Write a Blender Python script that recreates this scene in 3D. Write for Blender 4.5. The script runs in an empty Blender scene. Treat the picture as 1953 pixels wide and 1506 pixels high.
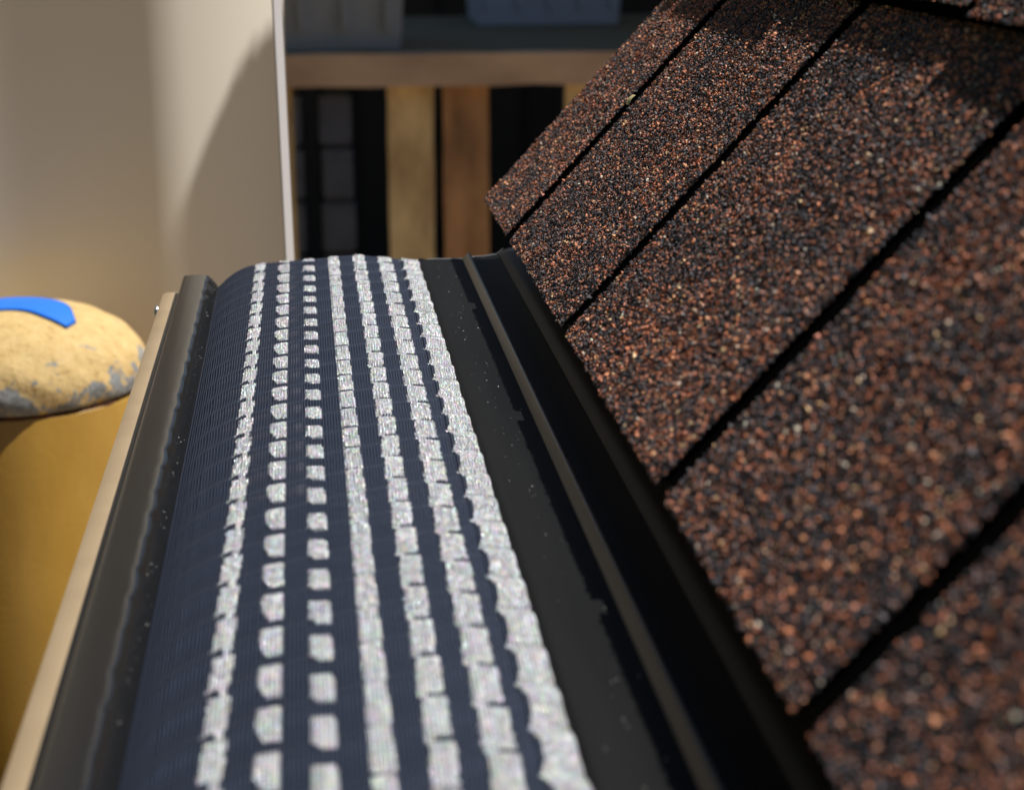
import bpy, bmesh, math, random
import numpy as np
from mathutils import Vector, Matrix

rng = np.random.default_rng(7)
random.seed(7)
scene = bpy.context.scene
R = math.radians

# ------------------------------------------------------------------ camera
cam_data = bpy.data.cameras.new("camera")
cam = bpy.data.objects.new("camera", cam_data)
scene.collection.objects.link(cam)
scene.camera = cam
cam.location = (0.0, 0.0, 0.1623)
cam.rotation_euler = (R(90 - 16.8306), 0.0, R(-7.0085))
cam_data.sensor_width = 36.0
cam_data.lens = 36.0 * 3200.0 / 1953.0
cam_data.clip_start = 0.01
cam_data.clip_end = 400.0
cam_data.dof.use_dof = True
cam_data.dof.focus_distance = 0.60
cam_data.dof.aperture_fstop = 15.5
cam_data.dof.aperture_blades = 0

# ------------------------------------------------------------------ light
SUN_AZ = 78.0                       # degrees from +Y (ahead) towards +X (right)
SUN_EL = math.degrees(math.atan(math.tan(R(60.0)) * math.sin(R(SUN_AZ))))
world = bpy.data.worlds.new("World")
scene.world = world
world.use_nodes = True
wn = world.node_tree.nodes
wl = world.node_tree.links
sky = wn.new("ShaderNodeTexSky")
sky.sky_type = 'NISHITA'
sky.sun_disc = False
sky.sun_elevation = R(SUN_EL)
sky.sun_rotation = R(SUN_AZ)
sky.altitude = 100
sky.dust_density = 0.6
wl.new(sky.outputs[0], wn["Background"].inputs[0])
wn["Background"].inputs[1].default_value = 0.05

sun_data = bpy.data.lights.new("sun", 'SUN')
sun_data.energy = 5.0
sun_data.angle = R(0.53)
sun_data.color = (1.0, 0.985, 0.96)
sun = bpy.data.objects.new("sun", sun_data)
scene.collection.objects.link(sun)
S = Vector((math.cos(R(SUN_EL)) * math.sin(R(SUN_AZ)),
            math.cos(R(SUN_EL)) * math.cos(R(SUN_AZ)), math.sin(R(SUN_EL))))
sun.rotation_euler = S.to_track_quat('Z', 'Y').to_euler()

scene.view_settings.view_transform = 'Standard'
scene.view_settings.look = 'None'
scene.view_settings.exposure = 0.25
scene.view_settings.gamma = 1.0
scene.view_settings.use_curve_mapping = False
scene.render.engine = 'CYCLES'
scene.cycles.max_bounces = 6
scene.cycles.sample_clamp_indirect = 4.0

# ------------------------------------------------------------------ materials
def new_mat(name, color=(0.5, 0.5, 0.5), rough=0.6, metal=0.0, spec=0.5):
    m = bpy.data.materials.new(name)
    m.use_nodes = True
    b = m.node_tree.nodes["Principled BSDF"]
    b.inputs["Base Color"].default_value = (*color, 1)
    b.inputs["Roughness"].default_value = rough
    b.inputs["Metallic"].default_value = metal
    b.inputs["Specular IOR Level"].default_value = spec
    return m

def nd(m, t, **kw):
    n = m.node_tree.nodes.new(t)
    for k, v in kw.items():
        setattr(n, k, v)
    return n

def lk(m, a, b):
    m.node_tree.links.new(a, b)

def bsdf(m):
    return m.node_tree.nodes["Principled BSDF"]

def coords(m, scale=(1, 1, 1)):
    g = nd(m, "ShaderNodeNewGeometry")
    mp = nd(m, "ShaderNodeMapping")
    mp.inputs["Scale"].default_value = scale
    lk(m, g.outputs["Position"], mp.inputs["Vector"])
    return mp.outputs["Vector"]

def noise(m, scale, detail=4, rough=0.55, vec=None, stretch=(1, 1, 1)):
    n = nd(m, "ShaderNodeTexNoise")
    n.inputs["Scale"].default_value = scale
    n.inputs["Detail"].default_value = detail
    n.inputs["Roughness"].default_value = rough
    lk(m, vec if vec is not None else coords(m, stretch), n.inputs["Vector"])
    return n.outputs["Fac"]

def ramp(m, fac, stops):
    r = nd(m, "ShaderNodeValToRGB")
    e = r.color_ramp.elements
    while len(e) < len(stops):
        e.new(0.5)
    for i, (p, c) in enumerate(stops):
        e[i].position = p
        e[i].color = (*c, 1) if len(c) == 3 else c
    lk(m, fac, r.inputs["Fac"])
    return r.outputs["Color"]

def bump(m, fac, strength, dist):
    b = nd(m, "ShaderNodeBump")
    b.inputs["Strength"].default_value = strength
    b.inputs["Distance"].default_value = dist
    lk(m, fac, b.inputs["Height"])
    lk(m, b.outputs["Normal"], bsdf(m).inputs["Normal"])

def vary(m, c0, c1, scale, stretch=(1, 1, 1), bump_d=0.0, lo=0.3, hi=0.7):
    f = noise(m, scale, stretch=stretch)
    lk(m, ramp(m, f, [(lo, c0), (hi, c1)]), bsdf(m).inputs["Base Color"])
    if bump_d:
        bump(m, f, 0.6, bump_d)

# ------------------------------------------------------------------ helpers
def link(o):
    scene.collection.objects.link(o)
    return o

def mesh_obj(name, verts, faces, mat=None, parent=None, smooth=False):
    me = bpy.data.meshes.new(name)
    me.from_pydata([tuple(map(float, v)) for v in verts], [], [tuple(map(int, f)) for f in faces])
    me.validate()
    if mat:
        me.materials.append(mat)
    if smooth:
        me.polygons.foreach_set("use_smooth", [True] * len(me.polygons))
    me.update()
    o = link(bpy.data.objects.new(name, me))
    if parent:
        o.parent = parent
    return o

def big_mesh(name, verts, quads, mat, parent=None, smooth=True, tris=None, colors=None):
    """fast path for large arrays (verts Nx3, quads Mx4 or tris Mx3)"""
    polys = quads if tris is None else tris
    k = polys.shape[1]
    me = bpy.data.meshes.new(name)
    me.vertices.add(len(verts))
    me.vertices.foreach_set("co", verts.astype(np.float32).ravel())
    me.loops.add(polys.size)
    me.loops.foreach_set("vertex_index", polys.astype(np.int32).ravel())
    me.polygons.add(len(polys))
    me.polygons.foreach_set("loop_start", np.arange(0, polys.size, k, dtype=np.int32))
    me.polygons.foreach_set("use_smooth", np.full(len(polys), smooth, dtype=bool))
    me.update(calc_edges=True)
    if colors is not None:
        a = me.color_attributes.new("stone_colour", 'FLOAT_COLOR', 'POINT')
        a.data.foreach_set("color", colors.astype(np.float32).ravel())
    me.materials.append(mat)
    o = link(bpy.data.objects.new(name, me))
    if parent:
        o.parent = parent
    return o

def bm_obj(name, bm, mat, parent=None, smooth=False, bevel=0.0, seg=2):
    if bevel:
        bmesh.ops.bevel(bm, geom=bm.edges[:], offset=bevel, segments=seg, affect='EDGES', clamp_overlap=True)
    me = bpy.data.meshes.new(name)
    bm.normal_update()
    bm.to_mesh(me)
    bm.free()
    me.materials.append(mat)
    if smooth:
        me.polygons.foreach_set("use_smooth", [True] * len(me.polygons))
    o = link(bpy.data.objects.new(name, me))
    if parent:
        o.parent = parent
    return o

def box_bm(x0, x1, y0, y1, z0, z1, bm=None):
    bm = bm or bmesh.new()
    r = bmesh.ops.create_cube(bm, size=1.0)
    for v in r['verts']:
        v.co = Vector(((x0 + x1) / 2 + v.co.x * (x1 - x0), (y0 + y1) / 2 + v.co.y * (y1 - y0),
                       (z0 + z1) / 2 + v.co.z * (z1 - z0)))
    return bm

def box(name, x0, x1, y0, y1, z0, z1, mat, parent=None, bevel=0.0):
    return bm_obj(name, box_bm(x0, x1, y0, y1, z0, z1), mat, parent, bevel=bevel)

def thing(name, label, cat, loc=(0, 0, 0), group=None):
    o = link(bpy.data.objects.new(name, None))
    o.empty_display_size = 0.05
    tag(o, label, cat, group)
    return o

def tag(o, label, cat, group=None):
    o["label"] = label
    o["category"] = cat
    if group:
        o["group"] = group
    return o

def sweep(name, prof, y0, y1, mat, parent=None, closed=True, ny=1, smooth=True, sharp=35):
    """extrude an (x,z) profile along Y with end caps when closed"""
    n = len(prof)
    ys = np.linspace(y0, y1, ny + 1)
    V = [(p[0], y, p[1]) for y in ys for p in prof]
    Fc = []
    m = n if closed else n - 1
    for j in range(ny):
        for i in range(m):
            a = j * n + i
            b = j * n + (i + 1) % n
            Fc.append((a, b, b + n, a + n))
    if closed:
        Fc.append(tuple(range(n - 1, -1, -1)))
        Fc.append(tuple(ny * n + i for i in range(n)))
    o = mesh_obj(name, V, Fc, mat, parent)
    bm = bmesh.new()
    bm.from_mesh(o.data)
    bmesh.ops.recalc_face_normals(bm, faces=bm.faces[:])
    for e in bm.edges:
        if len(e.link_faces) == 2:
            e.smooth = e.calc_face_angle(0) < R(sharp)
    for f in bm.faces:
        f.smooth = smooth
    bm.to_mesh(o.data)
    bm.free()
    return o

def smooth_poly(pts, n=6):
    """Catmull-Rom through points"""
    P = np.array(pts, float)
    Q = np.vstack([2 * P[0] - P[1], P, 2 * P[-1] - P[-2]])
    out = []
    for i in range(1, len(Q) - 2):
        for t in np.linspace(0, 1, n, endpoint=False):
            a, b, c, d = Q[i - 1], Q[i], Q[i + 1], Q[i + 2]
            out.append(0.5 * (2 * b + (c - a) * t + (2 * a - 5 * b + 4 * c - d) * t * t + (3 * b - a - 3 * c + d) * t ** 3))
    out.append(P[-1])
    return np.array(out)

def thicken(line, t):
    """closed outline from an open polyline, thickness t below/right of it"""
    L = np.array(line, float)
    T = np.gradient(L, axis=0)
    T /= np.linalg.norm(T, axis=1)[:, None] + 1e-12
    N = np.stack([T[:, 1], -T[:, 0]], 1)
    return [tuple(p) for p in L] + [tuple(p) for p in (L + N * t)[::-1]]

# ------------------------------------------------------------------ colours
m_ground = new_mat("packed_gravel", rough=0.95)
vary(m_ground, (0.18, 0.115, 0.05), (0.28, 0.185, 0.085), 9.0, bump_d=0.01)
m_tan = new_mat("tan_painted_metal", (0.55, 0.37, 0.22), rough=0.4)
vary(m_tan, (0.30, 0.218, 0.128), (0.345, 0.252, 0.15), 40, lo=0.35, hi=0.65)
m_black = new_mat("black_moulded_trim", (0.010, 0.010, 0.010), rough=0.3, spec=1.0)
f = noise(m_black, 260, 5, stretch=(1, 0.12, 1))
r_ = nd(m_black, "ShaderNodeMapRange")
r_.inputs[3].default_value = 0.14
r_.inputs[4].default_value = 0.26
lk(m_black, f, r_.inputs[0])
lk(m_black, r_.outputs[0], bsdf(m_black).inputs["Roughness"])
m_flange = new_mat("black_painted_aluminium", (0.02, 0.02, 0.02), rough=0.6, spec=0.10)
vary(m_flange, (0.0055, 0.0055, 0.0055), (0.010, 0.010, 0.0098), 60, stretch=(1, 0.08, 1))
m_bead = new_mat("satin_black_bead", (0.014, 0.014, 0.0138), rough=0.3, spec=0.55)
m_dust = new_mat("pale_dust", (0.6, 0.58, 0.52), rough=0.8)
m_screwm = new_mat("zinc_screw", (0.75, 0.75, 0.74), rough=0.3, metal=1.0)
m_backedge = new_mat("dull_black_edge", (0.007, 0.007, 0.0068), rough=0.55, spec=0.25)
m_burr = new_mat("sawn_aluminium", (0.55, 0.55, 0.54), rough=0.5, metal=0.6)
m_shade_in = new_mat("trough_inside_shade", (0.02, 0.02, 0.022), rough=0.7)

m_weave = new_mat("unlit_wire", (0.058, 0.071, 0.106), rough=0.55, metal=0.9)  # same wire as the glint bands, painted dark where no sun glints
def glint_wire(name, val, rough, mt, gloss):
    # sun glint painted as near-white wire; random tint and bump scatter the sparkle
    m = new_mat(name, (val, val, val), rough=rough, metal=mt)
    v = nd(m, "ShaderNodeTexVoronoi")
    v.inputs["Scale"].default_value = 1300
    lk(m, coords(m, (1, 0.7, 1)), v.inputs["Vector"])
    hs = nd(m, "ShaderNodeHueSaturation")
    hs.inputs["Saturation"].default_value = 0.45
    hs.inputs["Value"].default_value = 1.0
    lk(m, v.outputs["Color"], hs.inputs["Color"])
    mxx = nd(m, "ShaderNodeMix", data_type='RGBA')
    mxx.inputs["Factor"].default_value = 0.3
    mxx.inputs["A"].default_value = (val, val, val, 1)
    lk(m, hs.outputs["Color"], mxx.inputs["B"])
    lk(m, mxx.outputs["Result"], bsdf(m).inputs["Base Color"])
    bump(m, noise(m, 1500, 3, stretch=(1, 0.6, 1)), 1.0, 0.00020)
    bsdf(m).inputs["Coat Weight"].default_value = 1.0
    bsdf(m).inputs["Coat IOR"].default_value = 2.6
    bsdf(m).inputs["Coat Roughness"].default_value = 0.12
    cb = nd(m, "ShaderNodeBump")
    cb.inputs["Strength"].default_value = 1.0
    cb.inputs["Distance"].default_value = 0.0016
    lk(m, noise(m, 1500, 2, stretch=(1, 0.3, 1)), cb.inputs["Height"])
    lk(m, cb.outputs["Normal"], bsdf(m).inputs["Coat Normal"])
    gl = nd(m, "ShaderNodeBsdfAnisotropic")
    gl.inputs["Anisotropy"].default_value = 0.0
    gl.inputs["Roughness"].default_value = 0.30
    hs2 = nd(m, "ShaderNodeMix", data_type='RGBA')
    hs2.inputs["Factor"].default_value = 0.34
    hs2.inputs["A"].default_value = (0.97, 0.97, 0.98, 1)
    lk(m, v.outputs["Color"], hs2.inputs["B"])
    lk(m, hs2.outputs["Result"], gl.inputs["Color"])
    lk(m, cb.outputs["Normal"], gl.inputs["Normal"])
    ms = nd(m, "ShaderNodeMixShader")
    ms.inputs[0].default_value = gloss
    lk(m, bsdf(m).outputs[0], ms.inputs[1]); lk(m, gl.outputs[0], ms.inputs[2])
    lk(m, ms.outputs[0], m.node_tree.nodes["Material Output"].inputs["Surface"])
    return m
m_glint = glint_wire("glint_long_wire", 0.95, 0.36, 0.25, 0.55)
m_glint_cross = glint_wire("glint_cross_wire", 0.66, 0.42, 0.2, 0.45)

m_granule = new_mat("ceramic_granules", rough=0.62, spec=0.35)
vc = nd(m_granule, "ShaderNodeVertexColor")
vc.layer_name = "stone_colour"
lk(m_granule, vc.outputs["Color"], bsdf(m_granule).inputs["Base Color"])
m_asphalt = new_mat("asphalt_mat", (0.0025, 0.0024, 0.0022), rough=1.0, spec=0.0)
m_roof_far = new_mat("granule_surface", rough=0.8)
f = noise(m_roof_far, 700, 2)
lk(m_roof_far, ramp(m_roof_far, f, [(0.38, (0.02, 0.018, 0.018)), (0.5, (0.06, 0.035, 0.03)), (0.6, (0.22, 0.09, 0.05))]),
   bsdf(m_roof_far).inputs["Base Color"])
bump(m_roof_far, f, 1.0, 0.0008)
m_ply = new_mat("plywood", rough=0.8)
vary(m_ply, (0.32, 0.21, 0.11), (0.45, 0.31, 0.17), 30, stretch=(1, 0.1, 1))
m_timber = new_mat("old_timber", rough=0.85)
vary(m_timber, (0.42, 0.28, 0.13), (0.95, 0.72, 0.40), 13, stretch=(1, 1, 0.35), lo=0.35, hi=0.68)
m_timber_red = new_mat("reddish_timber", rough=0.85)
vary(m_timber_red, (0.22, 0.12, 0.06), (0.70, 0.38, 0.18), 13, stretch=(1, 1, 0.3))
m_rail = new_mat("weathered_timber_rail", rough=0.9)
vary(m_rail, (0.38, 0.25, 0.17), (0.66, 0.48, 0.35), 8, stretch=(0.5, 1, 1))
m_panel = new_mat("white_panel_paint", (0.80, 0.735, 0.61), rough=0.5)
m_trim = new_mat("white_trim_plastic", (0.72, 0.69, 0.68), rough=0.45)
m_block = new_mat("grey_concrete_block", rough=0.95)
vary(m_block, (0.15, 0.16, 0.20), (0.21, 0.22, 0.27), 20)
m_mortar = new_mat("dark_mortar", (0.09, 0.09, 0.10), rough=0.95)
m_bench = new_mat("dark_bench_board", (0.20, 0.18, 0.11), rough=0.9)
m_greybin = new_mat("grey_bin_plastic", (0.42, 0.42, 0.43), rough=0.6)
m_bluebin = new_mat("blue_grey_bin_plastic", (0.50, 0.55, 0.66), rough=0.5)
m_fence = new_mat("dark_stained_boards", (0.035, 0.035, 0.034), rough=0.85)
m_wall = new_mat("shade_wall_render", rough=0.9)
vary(m_wall, (0.40, 0.34, 0.27), (0.48, 0.41, 0.33), 5)
m_hedge = new_mat("hedge_leaf", rough=0.6, spec=0.2)
vary(m_hedge, (0.015, 0.028, 0.008), (0.04, 0.065, 0.02), 14)
m_tape = new_mat("blue_tape", (0.012, 0.17, 0.72), rough=0.55)

# ================================================================== SETTING
g = mesh_obj("ground", [(-150, -150, -1.25), (150, -150, -1.25), (150, 150, -1.25), (-150, 150, -1.25)], [(0, 1, 2, 3)], m_ground)
g["kind"] = "structure"

# unseen wall added out of frame on the right to shade the yard behind
hw = thing("shade_wall", "unseen pale wall added on the right to shade the pallet and bins", "wall")
box("wall", 1.5, 1.7, 3.2, 7.2, -1.25, 3.2, m_wall, hw)  # unseen, added for shade
box("shade_wall_coping", 1.47, 1.73, 3.17, 7.23, 3.203, 3.26, m_wall, hw, bevel=0.006)

# added to block sky light: unseen dark hedge out of frame on the left
hd = thing("shade_hedge", "unseen, added to block sky light: dark hedge out to the left of the yellow bollard", "shade_hedge")
def shade_hedge_mass():
    bm = box_bm(-3.1, -2.2, -5.0, 3.2, -1.25, 3.4)
    bmesh.ops.subdivide_edges(bm, edges=bm.edges[:], cuts=28, use_grid_fill=True)
    for v in bm.verts:
        v.co += Vector((random.gauss(0, .035), random.gauss(0, .035), random.gauss(0, .035)))
    return bm
bm_obj("shade_hedge_crown", shade_hedge_mass(), m_hedge, hd)
lv, lf = [], []
for i in range(9000):
    c = Vector((-2.18 + random.gauss(0, .05), random.uniform(-5, 3.2), random.uniform(-1.2, 3.42)))
    a_ = Vector((random.gauss(0, 1), random.gauss(0, 1), random.gauss(0, 1))).normalized()
    b_ = a_.orthogonal().normalized()
    k = len(lv)
    lv += [c - a_ * .035, c + b_ * .016, c + a_ * .035, c - b_ * .016]
    lf.append((k, k + 1, k + 2, k + 3))
o = mesh_obj("shade_hedge_leaves", lv, lf, m_hedge, hd)
o["kind"] = "stuff"
for y in np.arange(-4.6, 3.2, 1.3):
    box("shade_hedge_trunk", -2.70, -2.60, float(y), float(y) + 0.1, -1.25, -0.9, m_timber, hd)

# dark board fence at the back of the yard
fe = thing("board_fence", "dark stained board fence closing the yard behind the bins", "fence")
for i in range(24):
    x = -1.8 + i * 0.15
    box("board", x, x + 0.165, 6.0 + 0.022 * (i % 2), 6.02 + 0.022 * (i % 2), -1.25, 0.75, m_fence, fe)
for z in (-0.9, 0.4):
    box("fence_rail", -1.8, 1.8, 6.045, 6.09, z, z + 0.08, m_fence, fe)

# ------------------------------------------------------------------ bench on block pillars, bins
def pillar(x0, x1, label):
    t = thing("block_pillar", label, "pillar", group="block pillars under the bench")
    z = -1.25
    k = 0
    while z < -0.30:
        o = box("concrete_block", x0 + random.uniform(-.003, .003), x1 + random.uniform(-.003, .003),
                3.80, 4.19, z, z + 0.112, m_block, t, bevel=0.004)
        z += 0.1225
        k += 1
    box("mortar", x0 + 0.008, x1 - 0.008, 3.812, 4.18, -1.25, -0.262, m_mortar, t)
pillar(0.033, 0.106, "narrow grey block pillar seen through the gap left of the pale pallet slat")
pillar(-0.12, -0.008, "grey block pillar half hidden behind the thin white upright strip")
pillar(1.35, 1.46, "grey block pillar at the right end of the dark bench, behind the roof")
bench = tag(box("bench_board", -0.55, 1.5, 3.74, 4.85, -0.255, -0.188, m_bench, None, bevel=0.004),
            "dark board bench carrying the grey bin and the blue-grey bin", "bench")

def bin_obj(name, x0, x1, y0, y1, z0, h, mat, label):
    t = thing(name, label, "bin")
    bm = bmesh.new()
    tp = 0.02
    lo = [(x0 + tp, y0 + tp), (x1 - tp, y0 + tp), (x1 - tp, y1 - tp), (x0 + tp, y1 - tp)]
    hi = [(x0, y0), (x1, y0), (x1, y1), (x0, y1)]
    w = 0.006
    def ring(c, z, ins=0.0):
        cx, cy = (x0 + x1) / 2, (y0 + y1) / 2
        return [bm.verts.new((x - math.copysign(ins, x - cx), y - math.copysign(ins, y - cy), z)) for x, y in c]
    rs = [ring(lo, z0), ring(hi, z0 + h), ring(hi, z0 + h, w), ring(lo, z0 + w, w)]
    for a, b in zip(rs[:-1], rs[1:]):
        for i in range(4):
            bm.faces.new((a[i], a[(i + 1) % 4], b[(i + 1) % 4], b[i]))
    bm.faces.new(rs[0][::-1])
    bm.faces.new(rs[-1])
    bmesh.ops.recalc_face_normals(bm, faces=bm.faces[:])
    bm_obj("tub", bm, mat, t, bevel=0.003)
    bm = bmesh.new()
    for a in ((x0 - .012, x1 + .012, y0 - .012, y0 - .001), (x0 - .012, x1 + .012, y1 + .001, y1 + .012),
              (x0 - .012, x0 - .001, y0, y1), (x1 + .001, x1 + .012, y0, y1)):
        box_bm(*a, z0 + h - 0.03, z0 + h + 0.002, bm)
    bm_obj("rim", bm, mat, t)
    for i in range(5):
        x = x0 + (x1 - x0) * (i + 0.5) / 5
        box("rib", x - .006, x + .006, y0 - .004, y0 + tp, z0 + 0.05, z0 + h - 0.035, mat, t)
    return t
bin_obj("storage_bin", -0.24, 0.238, 3.79, 4.15, -0.187, 0.34, m_greybin, "grey plastic bin standing at the left end of the dark bench")
bin_obj("storage_bin", 0.442, 0.855, 4.46, 4.78, -0.187, 0.30, m_bluebin, "blue-grey plastic bin standing at the back of the dark bench")

# ------------------------------------------------------------------ upright pallet
pl = thing("wooden_pallet", "wooden pallet standing upright on its edge in the shade behind the gutter", "pallet")
def rough_board(name, x0, x1, y0, y1, z0, z1, mat, wob=0.002):
    bm = box_bm(x0, x1, y0, y1, z0, z1)
    long_z = (z1 - z0) > (x1 - x0)
    cut = [e for e in bm.edges if (abs(e.verts[0].co.z - e.verts[1].co.z) if long_z else abs(e.verts[0].co.x - e.verts[1].co.x)) > 1e-6]
    bmesh.ops.subdivide_edges(bm, edges=cut, cuts=14, use_grid_fill=True)
    for v in bm.verts:
        v.co.x += random.uniform(-wob, wob)
        v.co.z += random.uniform(-wob, wob)
        v.co.y += random.uniform(-wob, wob) * 0.5
    return bm_obj(name, bm, mat, pl)
for (z0, z1) in ((-0.2075, -0.146), (-0.72, -0.64), (-1.25, -1.15)):
    rough_board("stringer", -0.20, 1.02, 3.285, 3.32, z0, z1, m_rail)
for i, (x0, x1) in enumerate(((-0.127, -0.0245), (0.1615, 0.2525), (0.2715, 0.3625), (0.518, 0.608), (0.705, 0.80), (0.90, 1.0))):
    o = rough_board("slat", x0, x1, 3.3235, 3.342, -1.25, -0.172, m_timber_red if i in (2, 4) else m_timber)
    if i == 2:
        o["label"] = "darker reddish slat"
# ------------------------------------------------------------------ curved white panel
def panel_curve():
    X, Y, s, ds, L = -0.0123, 1.225, 0.0, 0.004, 0.140 * R(45)
    out = [(X, Y)]
    while s < 0.78:
        if s < 0.095: ph = 60 - 26 * s / 0.095
        elif s < 0.125: ph = 34 - 25 * (s - 0.095) / 0.030
        else: ph = 9 + 12.0 * min((s - 0.125) / 0.18, 1)
        X -= ds * math.cos(R(ph)); Y -= ds * math.sin(R(ph)); s += ds
        out.append((X, Y))
    return np.array(out)
pc = panel_curve()
T = np.gradient(pc, axis=0); T /= np.linalg.norm(T, axis=1)[:, None]
Nn = np.stack([T[:, 1], -T[:, 0]], 1)       # away from the camera side
if Nn[10, 1] < 0: Nn = -Nn
back = pc + Nn * 0.004
n = len(pc)
V = [(p[0], p[1], z) for z in (-1.25, 0.55) for p in pc] + [(p[0], p[1], z) for z in (-1.25, 0.55) for p in back]
Fc = []
for i in range(n - 1):
    Fc.append((i, i + 1, n + i + 1, n + i))
    Fc.append((2 * n + i + 1, 2 * n + i, 3 * n + i, 3 * n + i + 1))
    Fc.append((n + i, n + i + 1, 3 * n + i + 1, 3 * n + i))
Fc += [(0, n, 3 * n, 2 * n), (n - 1, 3 * n - 1, 4 * n - 1, 2 * n - 1)]
pan = mesh_obj("curved_panel", V, Fc, m_panel, None, smooth=False)
bm = bmesh.new(); bm.from_mesh(pan.data)
bmesh.ops.recalc_face_normals(bm, faces=bm.faces[:])
for e in bm.edges:
    if len(e.link_faces) == 2: e.smooth = e.calc_face_angle(0) < R(30)
for f_ in bm.faces: f_.smooth = True
bm.to_mesh(pan.data); bm.free()
tag(pan, "tall white panel curving away behind the yellow bollard", "panel")

# slim white upright strip in front of its right edge
st = thing("upright_strip", "slim white upright strip at the right edge of the curved panel", "strip")
lean = -0.0015 / 0.14
def leaning_plate(w, t, ang):
    z0, z1 = -1.25, 0.5
    tx, ty = math.cos(R(ang)), math.sin(R(ang))
    cs = [(a * tx / 2 + b * ty, a * ty / 2 - b * tx) for a, b in ((-w, 0), (w, 0), (w, -t), (-w, -t))]
    V = [(-0.0111 + lean * (z - 0.026) + x, 0.905 + y, z) for z in (z0, z1) for x, y in cs]
    mesh_obj("blade", V, [(0, 1, 5, 4), (1, 2, 6, 5), (2, 3, 7, 6), (3, 0, 4, 7), (4, 5, 6, 7), (3, 2, 1, 0)], m_trim, st)
    box("foot", -0.06, 0.06, 0.85, 0.96, -1.25, -1.235, m_trim, st)
leaning_plate(0.0062, 0.0012, 48)

# ------------------------------------------------------------------ unseen board added and cut to throw its corner shadow on the panel
bd = thing("shadow_board", "unseen plywood board added to cast the stepped shadow on the panel", "board")
xb = 0.45
outl = [(1.2624, -1.25), (1.2624, 0.868), (1.2622, 0.8760), (1.2630, 0.8815), (1.2656, 0.8855), (1.2741, 0.8944), (1.2835, 0.8965), (1.2868, 0.9035), (1.2915, 0.8925),
        (1.2930, 0.9010), (1.2985, 0.8950), (1.3020, 0.8850), (1.3040, 0.8920), (1.3095, 0.8840), (1.3160, 0.8805), (1.33, 0.8798), (1.85, 0.8798), (1.85, -1.25)]
mesh_obj("shadow_board_sheet", [(xb, y, z) for y, z in outl] + [(xb + 0.012, y, z) for y, z in outl],
         [tuple(range(len(outl)))[::-1], tuple(range(len(outl), 2 * len(outl)))] +
         [(i, (i + 1) % len(outl), len(outl) + (i + 1) % len(outl), len(outl) + i) for i in range(len(outl))], m_ply, bd)
for y in (1.32, 1.78):
    box("shadow_board_batten", xb + 0.013, xb + 0.05, y, y + 0.045, -1.25, 0.80, m_timber, bd)

# ------------------------------------------------------------------ yellow bollard
bo = thing("bollard", "yellow painted bollard with flaking domed cap beside the gutter", "bollard")
BX, BY, BR = -0.182, 1.040, 0.0785
ZS = -0.1325                                     # height of the seam
m_col = new_mat("yellow_gloss_paint", rough=0.38)
vary(m_col, (0.32, 0.17, 0.02), (0.44, 0.245, 0.04), 18, stretch=(1, 1, 0.4), lo=0.35, hi=0.7)
f = noise(m_col, 260, 3)
bump(m_col, f, 0.25, 0.0006)
m_cap = new_mat("flaking_yellow_paint", rough=0.75)
geo = nd(m_cap, "ShaderNodeNewGeometry")
sep = nd(m_cap, "ShaderNodeSeparateXYZ")
lk(m_cap, geo.outputs["Position"], sep.inputs[0])
n1 = noise(m_cap, 55, 6, 0.65)
hgt = nd(m_cap, "ShaderNodeMapRange")            # flaking gathers just above the seam
hgt.inputs[1].default_value = ZS + 0.002
hgt.inputs[2].default_value = ZS + 0.040
hgt.inputs[3].default_value = 0.16
hgt.inputs[4].default_value = -0.14
lk(m_cap, sep.outputs["Z"], hgt.inputs[0])
ad = nd(m_cap, "ShaderNodeMath", operation='ADD')
lk(m_cap, n1, ad.inputs[0]); lk(m_cap, hgt.outputs[0], ad.inputs[1])
flake = ramp(m_cap, ad.outputs[0], [(0.575, (0, 0, 0)), (0.60, (1, 1, 1))])
yel = ramp(m_cap, noise(m_cap, 120, 6, 0.7), [(0.30, (0.40, 0.24, 0.08)), (0.42, (0.60, 0.40, 0.15)), (0.7, (0.70, 0.50, 0.22))])
gry = ramp(m_cap, noise(m_cap, 160, 5, 0.7), [(0.3, (0.16, 0.16, 0.15)), (0.65, (0.34, 0.34, 0.33))])
mx = nd(m_cap, "ShaderNodeMix", data_type='RGBA')
lk(m_cap, flake, mx.inputs["Factor"]); lk(m_cap, yel, mx.inputs["A"]); lk(m_cap, gry, mx.inputs["B"])
lk(m_cap, mx.outputs["Result"], bsdf(m_cap).inputs["Base Color"])
bump(m_cap, noise(m_cap, 330, 6, 0.7), 0.9, 0.0016)
m_rust = new_mat("rusty_seam", rough=0.95)
vary(m_rust, (0.03, 0.012, 0.006), (0.16, 0.05, 0.02), 120)

def lathe(name, prof, mat, parent, seg=96, cx=BX, cy=BY, smooth=True, jit=None):
    V, Fc = [], []
    for k in range(seg):
        a = 2 * math.pi * k / seg
        for (r, z) in prof:
            dr = jit(a, z) if jit else 0
            V.append((cx + (r + dr * (r > 1e-4)) * math.cos(a), cy + (r + dr * (r > 1e-4)) * math.sin(a), z))
    m_ = len(prof)
    for k in range(seg):
        for i in range(m_ - 1):
            a, b = k * m_ + i, ((k + 1) % seg) * m_ + i
            Fc.append((a, b, b + 1, a + 1))
    o = mesh_obj(name, V, Fc, mat, parent, smooth=smooth)
    return o
lathe("column", [(BR, -1.25), (BR, ZS - 0.0050), (BR - 0.0012, ZS - 0.0036)], m_col, bo)
lathe("seam", [(BR - 0.0035, ZS - 0.008), (BR - 0.0012, ZS - 0.003), (BR - 0.0030, ZS - 0.0014), (BR - 0.004, ZS + 0.002)], m_rust, bo,
      jit=lambda a, z: 0.0012 * math.sin(a * 17 + 1) * math.sin(a * 7))
HD = 0.0430
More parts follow.
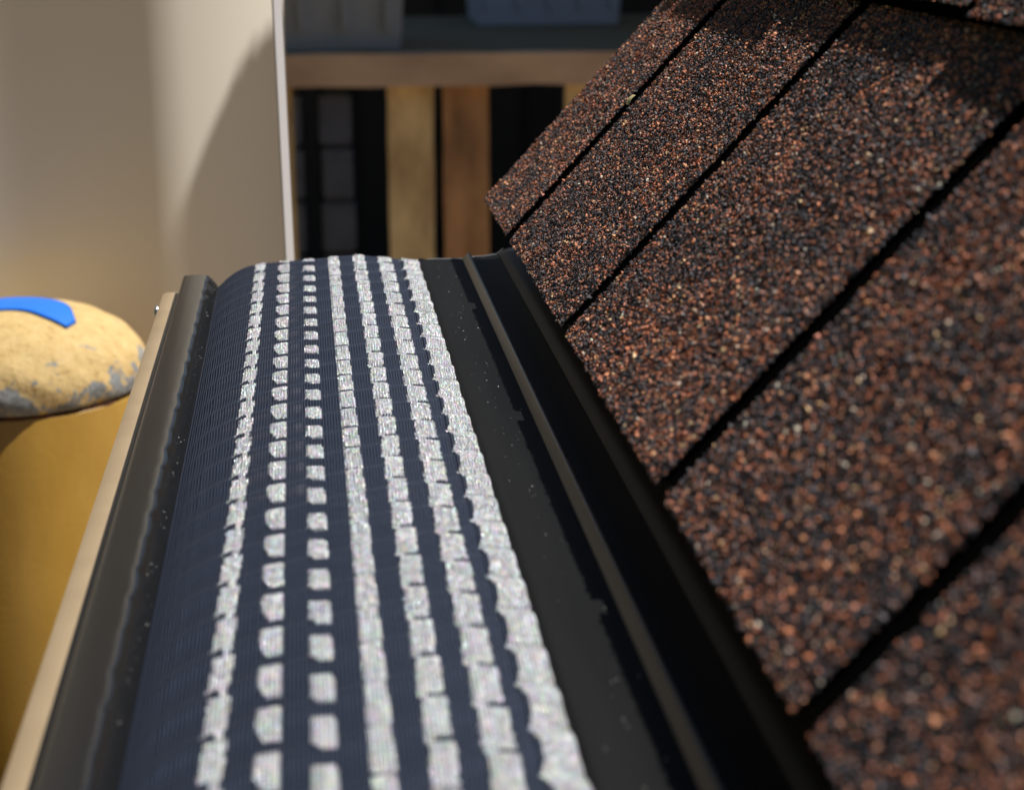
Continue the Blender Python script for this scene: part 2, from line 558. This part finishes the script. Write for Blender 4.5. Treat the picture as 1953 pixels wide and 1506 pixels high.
cap_prof = [(BR - 0.006, ZS - 0.0014), (BR - 0.0006, ZS - 0.0010), (BR + 0.0002, ZS + 0.001)]
for t in np.linspace(0.06, 1.0, 26):
    a = t * math.pi / 2
    cap_prof.append(((BR + 0.0004) * math.cos(a) ** 0.86, ZS + 0.004 + HD * math.sin(a)))
cap = lathe("domed_cap", cap_prof, m_cap, bo, jit=lambda a, z: 0.0009 * math.sin(a * 11 + z * 300) * math.sin(a * 5 + 2) )
# blue tape over the top of the cap: a thin shell patch that follows the dome
def dome(u, v, off):
    """point on the cap for plan offset (u,v) from the axis"""
    rr = min(math.hypot(u, v) / (BR + 0.0004), 0.999)
    a = math.acos(rr ** (1 / 0.86))
    return (BX + u, BY + v, ZS + 0.004 + HD * math.sin(a) + off)
top_e = smooth_poly([(-0.075, 0.004), (-0.03, 0.020), (0.010, 0.020), (0.030, 0.006), (0.0395, -0.024)], 8)
bot_e = smooth_poly([(-0.075, -0.032), (-0.03, -0.015), (0.002, -0.013), (0.022, -0.025), (0.0350, -0.033)], 8)
V, Fc, K = [], [], 10
for off in (0.0004, 0.0014):
    for i in range(len(top_e)):
        for k in range(K):
            q = top_e[i] * (1 - k / (K - 1)) + bot_e[i] * (k / (K - 1))
            V.append(dome(q[0], q[1], off))
nT = len(top_e); o1 = nT * K
for i in range(nT - 1):
    for k in range(K - 1):
        a = i * K + k
        Fc.append((o1 + a, o1 + a + 1, o1 + a + K + 1, o1 + a + K))
    for k in (0, K - 1):
        a = i * K + k
        Fc.append((a, a + K, o1 + a + K, o1 + a))
for i in (0, nT - 1):
    for k in range(K - 1):
        a = i * K + k
        Fc.append((a, a + 1, o1 + a + 1, o1 + a))
tp_ = mesh_obj("blue_tape", V, Fc, m_tape, bo, smooth=True)

# ================================================================== SAMPLE ROOF
th = R(47.3)
D = np.array([math.cos(th), 0, math.sin(th)])
NR = np.array([-math.sin(th), 0, math.cos(th)])
P0 = np.array([0.0800, 0.0, 0.0269])
def rp(s, y, h):
    return P0 + D * s + NR * h + np.array([0, y, 0])

roof = thing("sample_roof", "steep sample roof of black and rust granule shingles above the gutter", "roof")

def granule_template():
    v = np.array([(1, 0, 0), (-1, 0, 0), (0, 1, 0), (0, -1, 0), (0, 0, 1), (0, 0, -1)], float)
    f_ = np.array([(0, 2, 4), (2, 1, 4), (1, 3, 4), (3, 0, 4), (2, 0, 5), (1, 2, 5), (3, 1, 5), (0, 3, 5)])
    return v, f_
GV, GF = granule_template()

def value_noise(y, s, cell, seed):
    r2 = np.random.default_rng(seed)
    G = r2.random((256, 256))
    a, b = y / cell + 40, s / cell + 40
    i, j = np.floor(a).astype(int), np.floor(b).astype(int)
    fa, fb = a - i, b - j
    fa = fa * fa * (3 - 2 * fa); fb = fb * fb * (3 - 2 * fb)
    g_ = lambda p, q: G[p % 256, q % 256]
    return (g_(i, j) * (1 - fa) + g_(i + 1, j) * fa) * (1 - fb) + (g_(i, j + 1) * (1 - fa) + g_(i + 1, j + 1) * fa) * fb

PAL = np.array([(0.015, 0.014, 0.016), (0.025, 0.024, 0.028), (0.045, 0.042, 0.045), (0.075, 0.045, 0.036),
                (0.17, 0.065, 0.036), (0.27, 0.105, 0.052), (0.34, 0.17, 0.09), (0.28, 0.23, 0.18), (0.30, 0.32, 0.36)])
W0 = np.array([0.23, 0.17, 0.14, 0.17, 0.15, 0.085, 0.035, 0.012, 0.0])

def granules(y0, y1, s0, s1, hfun, seed, edge):
    """angular stones packed over one tab; returns verts, tris, colours"""
    r2 = np.random.default_rng(seed)
    sp = 0.00079
    ny, ns = int((y1 - y0) / sp), int((s1 - s0) / sp)
    yy, ss = np.meshgrid(np.arange(ny), np.arange(ns), indexing='ij')
    y = y0 + (yy.ravel() + r2.uniform(0, 1, yy.size)) * sp
    s = s0 + (ss.ravel() + r2.uniform(0, 1, ss.size)) * sp
    keep = edge(y, s)
    y, s = y[keep], s[keep]
    N = len(y)
    size = np.clip(r2.lognormal(math.log(0.00048), 0.25, N), 0.00028, 0.0012)
    sc = size[:, None] * r2.uniform(0.65, 1.25, (N, 3))
    # local vertices with jitter
    v = GV[None] * (1 + r2.uniform(-0.35, 0.35, (N, 6, 1))) + r2.uniform(-0.22, 0.22, (N, 6, 3))
    v = v * sc[:, None, :]
    # random rotation from quaternions
    q = r2.normal(size=(N, 4)); q /= np.linalg.norm(q, axis=1)[:, None]
    w, x_, y_, z_ = q.T
    Rm = np.stack([1 - 2 * (y_**2 + z_**2), 2 * (x_*y_ - z_*w), 2 * (x_*z_ + y_*w),
                   2 * (x_*y_ + z_*w), 1 - 2 * (x_**2 + z_**2), 2 * (y_*z_ - x_*w),
                   2 * (x_*z_ - y_*w), 2 * (y_*z_ + x_*w), 1 - 2 * (x_**2 + y_**2)], 1).reshape(N, 3, 3)
    v = np.einsum('nij,nkj->nki', Rm, v)
    base = P0[None] + D[None] * s[:, None] + NR[None] * (hfun(s, y) + size * r2.uniform(-0.1, 0.7, N))[:, None]
    base[:, 1] += y
    v = v + base[:, None, :]
    tri = (GF[None] + (np.arange(N) * 6)[:, None, None]).reshape(-1, 3)
    # colours: random stones with drifting proportions of rust and black
    c = value_noise(y, s, 0.022, 11) * 0.6 + value_noise(y, s, 0.007, 12) * 0.4
    shift = (c - 0.5) * 1.5
    W = W0[None] * np.exp(np.linspace(-1, 1, 9)[None] * 0 + shift[:, None] * np.array([-0.9, -0.8, -0.4, 0.3, 1.1, 1.3, 1.0, 0.2, -0.5])[None])
    W /= W.sum(1)[:, None]
    idx = (np.cumsum(W, 1) < r2.random(N)[:, None]).sum(1).clip(0, 8)
    col = np.minimum(PAL[idx] * r2.uniform(0.7, 1.35, (N, 1)) * np.array([[2.75, 2.5, 2.4]]), 0.8)
    col = np.concatenate([col, np.ones((N, 1))], 1)
    col = np.repeat(col, 6, axis=0)
    return v.reshape(-1, 3), tri, col

def wob(seed, amp):
    r2 = np.random.default_rng(seed)
    ph = r2.uniform(0, 6.28, 6); fr = r2.uniform(60, 900, 6); am = r2.uniform(0.3, 1, 6)
    return lambda t: amp * sum(a * np.sin(f_ * t + p) for a, f_, p in zip(am, fr, ph)) / 4.0

def tab(y0, y1, s_butt, s_top, base, lift, thick, seed, gran_to, gran_y=(0.17, 0.80)):
    """one shingle tab: asphalt slab with an uneven outline, stones bedded on its face"""
    ea, eb, ec = wob(seed, 0.0005), wob(seed + 1, 0.0005), wob(seed + 2, 0.0006)
    length = s_top - s_butt
    hf = lambda s, y: base + lift * (1 - (s - s_butt) / length)
    outl = []
    for y in np.arange(y0, y1, 0.004): outl.append((s_butt + float(ec(y)), y))
    for s in np.arange(s_butt, s_top, 0.004): outl.append((s, y1 + float(eb(s))))
    outl.append((s_top, y1)); outl.append((s_top, y0))
    for s in np.arange(s_top, s_butt, -0.004): outl.append((s, y0 + float(ea(s))))
    top = [rp(s, y, hf(s, y) - 0.0004) for s, y in outl]
    bot = [rp(s, y, hf(s, y) - thick) for s, y in outl]
    m_ = len(outl)
    Fc = [tuple(range(m_)), tuple(range(2 * m_ - 1, m_ - 1, -1))]
    Fc += [(i, m_ + i, m_ + (i + 1) % m_, (i + 1) % m_) for i in range(m_)]
    o = mesh_obj("shingle", top + bot, Fc, m_asphalt, roof)
    o.data.materials.append(m_roof_far)
    bm = bmesh.new(); bm.from_mesh(o.data)
    bmesh.ops.recalc_face_normals(bm, faces=bm.faces[:])
    bm.to_mesh(o.data); bm.free()
    a, b = max(y0 - 0.001, gran_y[0]), min(y1 + 0.001, gran_y[1])
    if b > a and gran_to > s_butt:
        ed = lambda y, s: (s > s_butt + ec(y) - 0.0003) & (y > y0 + ea(s) - 0.0003) & (y < y1 + eb(s) + 0.0003)
        v, t, c = granules(a, b, s_butt - 0.001, gran_to, lambda s, y: hf(s, y), seed + 5, ed)
        go = big_mesh("granules", v, None, m_granule, o, smooth=False, tris=t, colors=c)
        go["kind"] = "stuff"
    else:
        o.data.materials.clear(); o.data.materials.append(m_roof_far)
    return o

# deck, starter course, framing
def slab(name, s0, s1, y0, y1, h0, h1, mat):
    V = [rp(s, y, h) for h in (h0, h1) for s, y in ((s0, y0), (s1, y0), (s1, y1), (s0, y1))]
    o = mesh_obj(name, V, [(3, 2, 1, 0), (4, 5, 6, 7), (0, 1, 5, 4), (1, 2, 6, 5), (2, 3, 7, 6), (3, 0, 4, 7)], mat, roof)
    bm = bmesh.new(); bm.from_mesh(o.data); bmesh.ops.recalc_face_normals(bm, faces=bm.faces[:]); bm.to_mesh(o.data); bm.free()
    return o
YF = 0.750
slab("deck", 0.012, 0.80, -0.30, YF - 0.012, -0.0185, -0.0068, m_ply)
slab("starter_strip", 0.002, 0.79, -0.30, YF - 0.004, -0.0064, -0.0008, m_asphalt)
# first course: tabs between narrow slots
gaps1 = [(-0.052, 0.007), (0.098, 0.007), (0.2475, 0.0088), (0.3625, 0.0092), (0.5125, 0.0108), (0.6615, 0.0112)]
ys = [(-0.20, gaps1[0][0] - 0.002)]
for (a, wa), (b, wb) in zip(gaps1[:-1], gaps1[1:]):
    ys.append((a + wa / 2, b - wb / 2))
ys.append((gaps1[-1][0] + gaps1[-1][1] / 2, YF))
lifts = [0, 0, 0.0003, 0.0002, 0.0005, 0.0, 0.0003]
for i, (a, b) in enumerate(ys):
    tab(a, b, 0.0, 0.27, 0.0, lifts[i], 0.0007, 100 + 10 * i, 0.141)
# second course, butts at 139 mm
gaps2 = [0.13, 0.280, 0.4243, 0.577, 0.725]
edges = [-0.02] + gaps2 + [YF - 0.002]
lift2 = [0.0, 0.0, 0.0000, -0.0006, 0.0006, 0.0006]
for i in range(len(edges) - 1):
    tab(edges[i] + 0.0035, edges[i + 1] - 0.0035, 0.1369 + (0.003 if i == 3 else 0), 0.41, 0.0051, lift2[i], 0.0008, 300 + 10 * i, 0.200, gran_y=(0.26, 0.80))
slab("added_slit_backing", 0.1376, 0.405, -0.018, YF - 0.004, 0.0006, 0.0036, m_asphalt)  # layer added to stop sunlight slits through the second-course slots
# higher courses, out of frame
for k, s0 in enumerate((0.279, 0.4185, 0.558)):
    off = 0.075 * (k % 2)
    e_ = [-0.25] + [v for v in np.arange(-0.175 + off, 0.74, 0.15)] + [YF]
    for i in range(len(e_) - 1):
        tab(float(e_[i]) + 0.002, float(e_[i + 1]) - 0.002, s0, min(s0 + 0.21, 0.78), 0.0102 + 0.005 * k, 0, 0.0046, 500 + 50 * k + i, 0)
box("fascia", 0.0965, 0.117, -0.28, YF - 0.014, -0.17, 0.012, m_timber, roof)
for y in (-0.20, 0.62):
    slab("rafter", 0.05, 0.78, y, y + 0.045, -0.085, -0.019, m_timber)
    box("post", 0.1175, 0.162, y + 0.046, y + 0.09, -1.25, 0.028, m_timber, roof)
    box("prop", 0.56, 0.605, y + 0.046, y + 0.09, -1.25, 0.47, m_timber, roof)
    box("foot", 0.08, 0.68, y + 0.0905, y + 0.13, -1.25, -1.19, m_timber, roof)

# small pale scrap lying in the slot
def scrap(name, s, y, h, L, w, ang, mat, label, cat):
    pts = []
    for i in range(7):
        t = i / 6
        ww = w * math.sin(math.pi * (0.12 + 0.76 * t))
        for sd in (-1, 1):
            ds, dy = L * (t - 0.5), sd * ww / 2
            pts.append(rp(s + ds * math.cos(ang) - dy * math.sin(ang), y + ds * math.sin(ang) + dy * math.cos(ang),
                          h + 0.0008 * math.sin(3 * t) + 0.0003 * sd))
    nn = len(pts)
    pts2 = [p + NR * 0.0002 for p in pts]
    Fc = []
    for i in range(6):
        a = 2 * i
        Fc += [(a, a + 1, a + 3, a + 2), (nn + a, nn + a + 2, nn + a + 3, nn + a + 1), (a, a + 2, nn + a + 2, nn + a), (a + 1, nn + a + 1, nn + a + 3, a + 3)]
    Fc += [(0, nn, nn + 1, 1), (nn - 2, nn - 1, 2 * nn - 1, 2 * nn - 2)]
    return tag(mesh_obj(name, pts + pts2, Fc, mat, None, smooth=False), label, cat)
m_leaf = new_mat("dry_leaf", (0.42, 0.36, 0.17), rough=0.8)
scrap("leaf_scrap", 0.0731, 0.6578, 0.0016, 0.0052, 0.0021, 0.5, m_leaf, "tiny pale dry leaf scrap caught at a slot between two shingles", "leaf scrap")

# ================================================================== GUTTER
Y0G, Y1G = 0.03, 0.7455
gut = thing("rain_gutter", "tan painted metal rain gutter running along the roof edge", "gutter")
line = [(-0.0592, -0.0205), (-0.0590, -0.0135)] + \
       [(-0.0585 - 0.0003, -0.0118), (-0.0600, -0.0113), (-0.0640, -0.0113), (-0.0658, -0.0120), (-0.0664, -0.0140), (-0.0662, -0.030)] + \
       [tuple(p) for p in smooth_poly([(-0.0655, -0.034), (-0.0560, -0.042), (-0.0500, -0.055), (-0.0470, -0.072), (-0.0380, -0.085), (-0.0330, -0.098)], 4)] + \
       [(-0.0330, -0.112), (0.0890, -0.112), (0.0920, -0.110), (0.0924, -0.004)]
sweep("trough", thicken(line, -0.0007), Y0G, Y1G, m_tan, gut, closed=True)
tr = bpy.data.objects["trough"].data          # inside painted dark to stand for the shade under the mesh
tr.materials.append(m_shade_in)
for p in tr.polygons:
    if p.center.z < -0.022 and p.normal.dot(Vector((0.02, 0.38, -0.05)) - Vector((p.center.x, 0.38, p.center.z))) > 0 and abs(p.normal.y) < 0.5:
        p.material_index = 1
bm = bmesh.new()
for i, (x, z) in enumerate(((-0.0668, -0.019),)):
    bmesh.ops.create_uvsphere(bm, u_segments=16, v_segments=8, radius=0.0030)
    for v in bm.verts:
        v.co = Vector((-0.0668 + v.co.x * 0.55, 0.724 + v.co.y, -0.0150 + v.co.z))
bm_obj("screw_head", bm, m_screwm, gut, smooth=True)

# ================================================================== GUTTER GUARD
gg = thing("gutter_guard", "corrugated wire mesh gutter guard in black trim lying on the tan gutter", "gutter guard")
YE = 0.7466
# front rail
rail_line = smooth_poly([(-0.0562, -0.0110), (-0.0565, -0.0060), (-0.0560, -0.0041), (-0.0535, -0.0037), (-0.0500, -0.0036), (-0.0470, -0.0037),
                         (-0.0455, -0.0042), (-0.0440, -0.0055), (-0.0425, -0.0073), (-0.0415, -0.0090), (-0.0412, -0.0115)], 5)
fr = sweep("front_rail", thicken(rail_line, 0.0014), 0.03, YE - 0.001, m_black, gg, ny=420, sharp=50)
for v in fr.data.vertices:          # shoulder rippled to give the ragged reflection edge, spaced like the mesh folds
    w = max(0.0, 1 - abs(v.co.x + 0.0452) / 0.0030)
    if w > 0:
        t = (v.co.y / 0.0193) % 1.0
        k = math.floor(v.co.y / 0.0193)
        am = 0.55 + 0.45 * math.sin(k * 2.3)
        tooth = (math.sin(math.pi * t / 0.6) if t < 0.3 else math.cos(math.pi * (t - 0.3) / 1.4)) - 0.55
        v.co.x += w * 0.0009 * tooth * am
        v.co.z += w * 0.00012 * tooth * am

def zbar(x):
    xs = np.array([-41.0, -39.0, -36.0, -33.1, -28.0, -21.3, -14.0, -7.2, 0, 6.9, 15, 23.4, 32, 39.9, 46, 50.0]) / 1000
    zs = np.array([-10.0, -7.6, -5.2, -3.5, -1.5, 0.1, 1.0, 1.6, 2.0, 2.25, 2.4, 2.35, 2.0, 1.4, 0.5, -0.1]) / 1000
    # smooth resample
    return np.interp(x, xs, zs)
_xs = np.linspace(-0.0415, 0.0505, 400)
_zs = zbar(_xs)
ker = np.hanning(25); ker /= ker.sum()
_zs2 = np.convolve(np.pad(_zs, 12, mode='edge'), ker, mode='valid')
PER = 0.0193
def phase(x, y):
    return (y - 0.4 * x) / PER
def zmesh(x, y):
    fade = np.clip((x + 0.041) / 0.008, 0.15, 1) * np.clip((0.0505 - x) / 0.004, 0.2, 1)
    ph = phase(x, y)
    return np.interp(x, _xs, _zs2) + 0.0011 * fade * (((1 + np.sin(2 * np.pi * ph)) / 2) ** 2.2 - 0.4) + 0.00012 * np.sin(y * 61 + x * 90)

BANDS = [(-24.6, -20.0, 0.30), (-14.0, -9.0, 0.66), (-3.1, 1.9, 0.02), (7.9, 13.2, 0.38), (19.4, 24.6, 0.74), (30.3, 36.6, 0.1), (40.1, 49.2, 0.46)]  # stripes where sun glint is painted into the wire colour
def emboss(x, y):
    """each painted glint cell is raised into a low pillow with steep rims"""
    X = x * 1000
    out = np.zeros(X.shape)
    for k, (a, b, p0) in enumerate(BANDS):
        v = np.mod(y / PER + p0, 1.0)
        g0 = 0.235 if k in (1, 2) else 0.06
        u = (X - a) / (b - a)
        ex = np.clip(np.minimum(u, 1 - u) * (b - a) / 0.9, 0, 1)
        ey = np.clip(np.minimum(v - g0, 1 - v) * 19.3 / 1.6, 0, 1)
        e = np.clip(ex, 0, 1) * np.clip(ey, 0, 1)
        out += np.where((u > 0) & (u < 1) & (v > g0), e * e * (3 - 2 * e), 0) * 0.00042
    return out
def band_id(x, y):
    """0 = dark weave, k = painted glint band k"""
    x = x * 1000
    out = np.zeros(x.shape, int)
    for k, (a, b, p0) in enumerate(BANDS):
        v = np.mod(y / PER + p0, 1.0)                 # 0..1 along one cell, 1 = far end
        w = b - a
        wig = 0.25 * np.sin(y * 900 + k) + 0.2 * np.sin(y * 2300 + 2 * k)
        if k == 0:      # stepped, joined cells
            A = a - 0.5 + 0.9 * v; B = b - 0.5 + 0.9 * v
            inn = (x > A + wig * .4) & (x < B + wig * .4) & ~((v < 0.15) & (x < A + 2.9 + wig))
        elif k in (1, 2):
            u = (x - a) / w
            gap = 0.235
            vv = (v - gap) / (1 - gap)
            corner = (u < 0.42) & (vv < 0.34 * (1 - u / 0.42) ** 2 * 1.0)
            c2 = (u > 0.86) & (vv > 1 - 0.10 * ((u - 0.86) / 0.14))
            inn = (x > a) & (x < b) & (v > gap) & ~corner & ~c2
        elif k == 3:
            u = (x - a) / w
            far = np.clip((y - 0.42) / 0.1, 0, 1)
            inn = (x > a + 0.7 * np.exp(-((v - 0.05) / 0.09) ** 2)) & (x < b - 0.5 * v) & ~((v < 0.055 + 0.12 * far) & (u > 0.10))
        elif k in (4, 5):
            inn = (x > a + 0.9 * v - 0.5 + wig * .5) & (x < b + 0.8 * v - 0.4 + wig * .5) & ~((v < 0.075) & (x > a + 0.30 * w + 0.9 * (k == 5)))
        else:
            t = np.abs(np.mod(v, 1.0) - 0.5) * 2
            inn = (x > a + 2.1 * np.sqrt(np.clip(1 - t ** 2, 0, 1)) - 0.6) & (x < b)
        out[inn] = k + 1
    return out

def tubes(paths, rad, sides):
    """paths: (W, P, 3). returns verts, quads, and mid points of the quads' segments"""
    W, Pn, _ = paths.shape
    Tn = np.gradient(paths, axis=1)
    Tn /= np.linalg.norm(Tn, axis=2)[..., None]
    up = np.array([0, 0, 1.0])
    side = np.cross(Tn, up); side /= np.linalg.norm(side, axis=2)[..., None]
    upp = np.cross(side, Tn)
    ang = np.arange(sides) * 2 * np.pi / sides + np.pi / 4
    ring = (side[:, :, None, :] * np.cos(ang)[None, None, :, None] + upp[:, :, None, :] * np.sin(ang)[None, None, :, None]) * rad
    verts = paths[:, :, None, :] + ring
    base = np.arange(W * Pn * sides).reshape(W, Pn, sides)
    a = base[:, :-1, :]; b = base[:, 1:, :]
    a2 = np.roll(a, -1, axis=2); b2 = np.roll(b, -1, axis=2)
    q = np.stack([a, a2, b2, b], -1)
    mid = (paths[:, :-1] + paths[:, 1:]) / 2
    midr = np.repeat(mid[:, :, None, :], sides, axis=2)
    return verts.reshape(-1, 3), q.reshape(-1, 4), midr.reshape(-1, 3)

SPX, SPY = 0.00092, 0.00070
RW = 0.00022
xw = np.arange(-0.0410, 0.0500, SPX)               # long wires
yw_ = np.arange(0.15, YE, SPY)                      # cross wires
# cross wires, woven over and under the long ones
xs = np.arange(-0.0412, 0.0502, SPX / 2)
over = np.cos(np.arange(len(xs)) * np.pi)[None, :] * np.where(np.arange(len(yw_)) % 2, 1, -1)[:, None]
Xg = np.repeat(xs[None], len(yw_), 0)
Yg = np.repeat(yw_[:, None], len(xs), 1) + rng.normal(0, 0.00004, (len(yw_), 1))
Zg = zmesh(Xg, Yg) + emboss(Xg, Yg) + 0.00011 * over
# woven as a zig-zag: only crossings displaced
vx, qx, mx_ = tubes(np.stack([Xg, Yg, Zg], -1), RW, 4)
# long wires
yl = np.arange(0.148, YE + 0.0006, 0.0011)
Yl = np.repeat(yl[None], len(xw), 0)
Xl = np.repeat(xw[:, None], len(yl), 1) + rng.normal(0, 0.00004, (len(xw), 1))
Yl = Yl + (Yl > YE - 0.001) * rng.uniform(-0.0002, 0.0009, (len(xw), 1))
Zl = zmesh(Xl, Yl) + emboss(Xl, Yl) + 0.00018
vl, ql, ml = tubes(np.stack([Xl, Yl, Zl], -1), 0.00023, 5)

groups = []
for v, q, m_ in ((vx, qx, mx_), (vl, ql, ml)):
    groups.append((v, q, band_id(m_[:, 0], m_[:, 1])))
def assemble(k):
    V, Q, off = [], [], 0
    for v, q, ids in groups:
        sel = q[ids == k]
        u, inv = np.unique(sel, return_inverse=True)
        V.append(v[u]); Q.append(inv.reshape(sel.shape) + off); off += len(u)
    nx = len(groups[0][1][groups[0][2] == k])
    return np.concatenate(V), np.concatenate(Q), nx
for k in range(len(BANDS) + 1):
    V, Q, nx = assemble(k)
    if k == 0:
        o = big_mesh("dark_weave", V, Q, m_weave, gg)
    else:
        o = big_mesh("glint_band", V, Q, m_glint, gg)
        o.data.materials.append(m_glint_cross)
        mi = np.zeros(len(Q), np.int32); mi[:nx] = 1
        o.data.polygons.foreach_set("material_index", mi)
    o["kind"] = "stuff"

# rear flange: lip, flat, rounded bead, flat, turned-up back edge
fl = [(0.0478, -0.0014), (0.0486, 0.0003), (0.0493, 0.0011), (0.0503, 0.0013), (0.0516, 0.0009), (0.0530, 0.0003), (0.0600, 0.0001), (0.0690, 0.0002)]
bead = [(0.0710 - 0.0015 * math.cos(a), 0.0004 + 0.0017 * math.sin(a)) for a in np.linspace(0.15, math.pi - 0.15, 11)]
fl += [(0.0720, 0.0003), (0.0728, 0.0005), (0.0780, 0.0008), (0.0840, 0.0014), (0.0862, 0.0022), (0.0915, 0.0032), (0.0955, 0.0036)]
sweep("rear_flange", thicken(fl, 0.0009), 0.03, YE - 0.0005, m_flange, gg, sharp=50)
sweep("bead", [(0.0690, 0.0004), (0.0695, 0.0011), (0.0712, 0.0030), (0.0718, 0.0033), (0.0724, 0.0031), (0.0727, 0.0026), (0.0729, 0.0006)], 0.03, YE - 0.0012, m_bead, gg, sharp=50)
sweep("back_edge", thicken([(0.0856, 0.0022), (0.0876, 0.0041), (0.0900, 0.0049), (0.0950, 0.0054)], 0.0008), 0.03, YE - 0.0008, m_backedge, gg, sharp=50)
# bare burr along the sawn far end of the flange
bpts = [(0.0532, 0.0006), (0.0690, 0.0005), None, (0.0732, 0.0010), (0.0780, 0.0012), (0.0840, 0.0018), (0.0856, 0.0025), (0.0876, 0.0044)]
bv, bf = [], []
for p, q in zip(bpts[:-1], bpts[1:]):
    if p is None or q is None: continue
    n_ = 8
    for i in range(n_):
        x0, x1 = p[0] + (q[0] - p[0]) * i / n_, p[0] + (q[0] - p[0]) * (i + 1) / n_
        zz = p[1] + (q[1] - p[1]) * (i + 0.5) / n_
        h = random.uniform(0.00015, 0.00045) * (0.5 if x0 < 0.072 else 1.0)
        k = len(bv)
        bv += [(x, y, z) for z in (zz - 0.0008, zz + h) for x, y in ((x0, YE - 0.0006), (x1, YE - 0.0006), (x1, YE), (x0, YE))]
        bf += [tuple(k + j for j in t) for t in ((0, 1, 5, 4), (1, 2, 6, 5), (2, 3, 7, 6), (3, 0, 4, 7), (4, 5, 6, 7), (3, 2, 1, 0))]
mesh_obj("cut_edge", bv, bf, m_burr, gg)

# pale dust specks on the trim
V, Fc = [], []
def speck(x, y, z, r):
    b = len(V)
    for d in ((1, 0, 0), (-1, 0, 0), (0, 1, 0), (0, -1, 0), (0, 0, 1), (0, 0, -1)):
        j = random.uniform(0.6, 1.3)
        V.append((x + d[0] * r * j, y + d[1] * r * j * 1.3, z + d[2] * r * 0.5))
    for t in GF: Fc.append(tuple(int(i) + b for i in t))
for i in range(110):
    x = random.gauss(0.0605, 0.004)
    if 0.054 < x < 0.069:
        speck(x, random.uniform(0.26, 0.735), 0.0003, random.choice((0.00008, 0.0001, 0.00012, 0.00016, 0.00025)))
for i in range(90):
    t = random.random()
    speck(-0.0425 + random.uniform(-0.0016, 0.0008), random.uniform(0.27, 0.735), -0.0060 + random.uniform(-.0012, .0012), random.choice((0.00008, 0.00012, 0.0002)))
sp = mesh_obj("dust_specks", V, Fc, m_dust, gg)
sp["kind"] = "stuff"
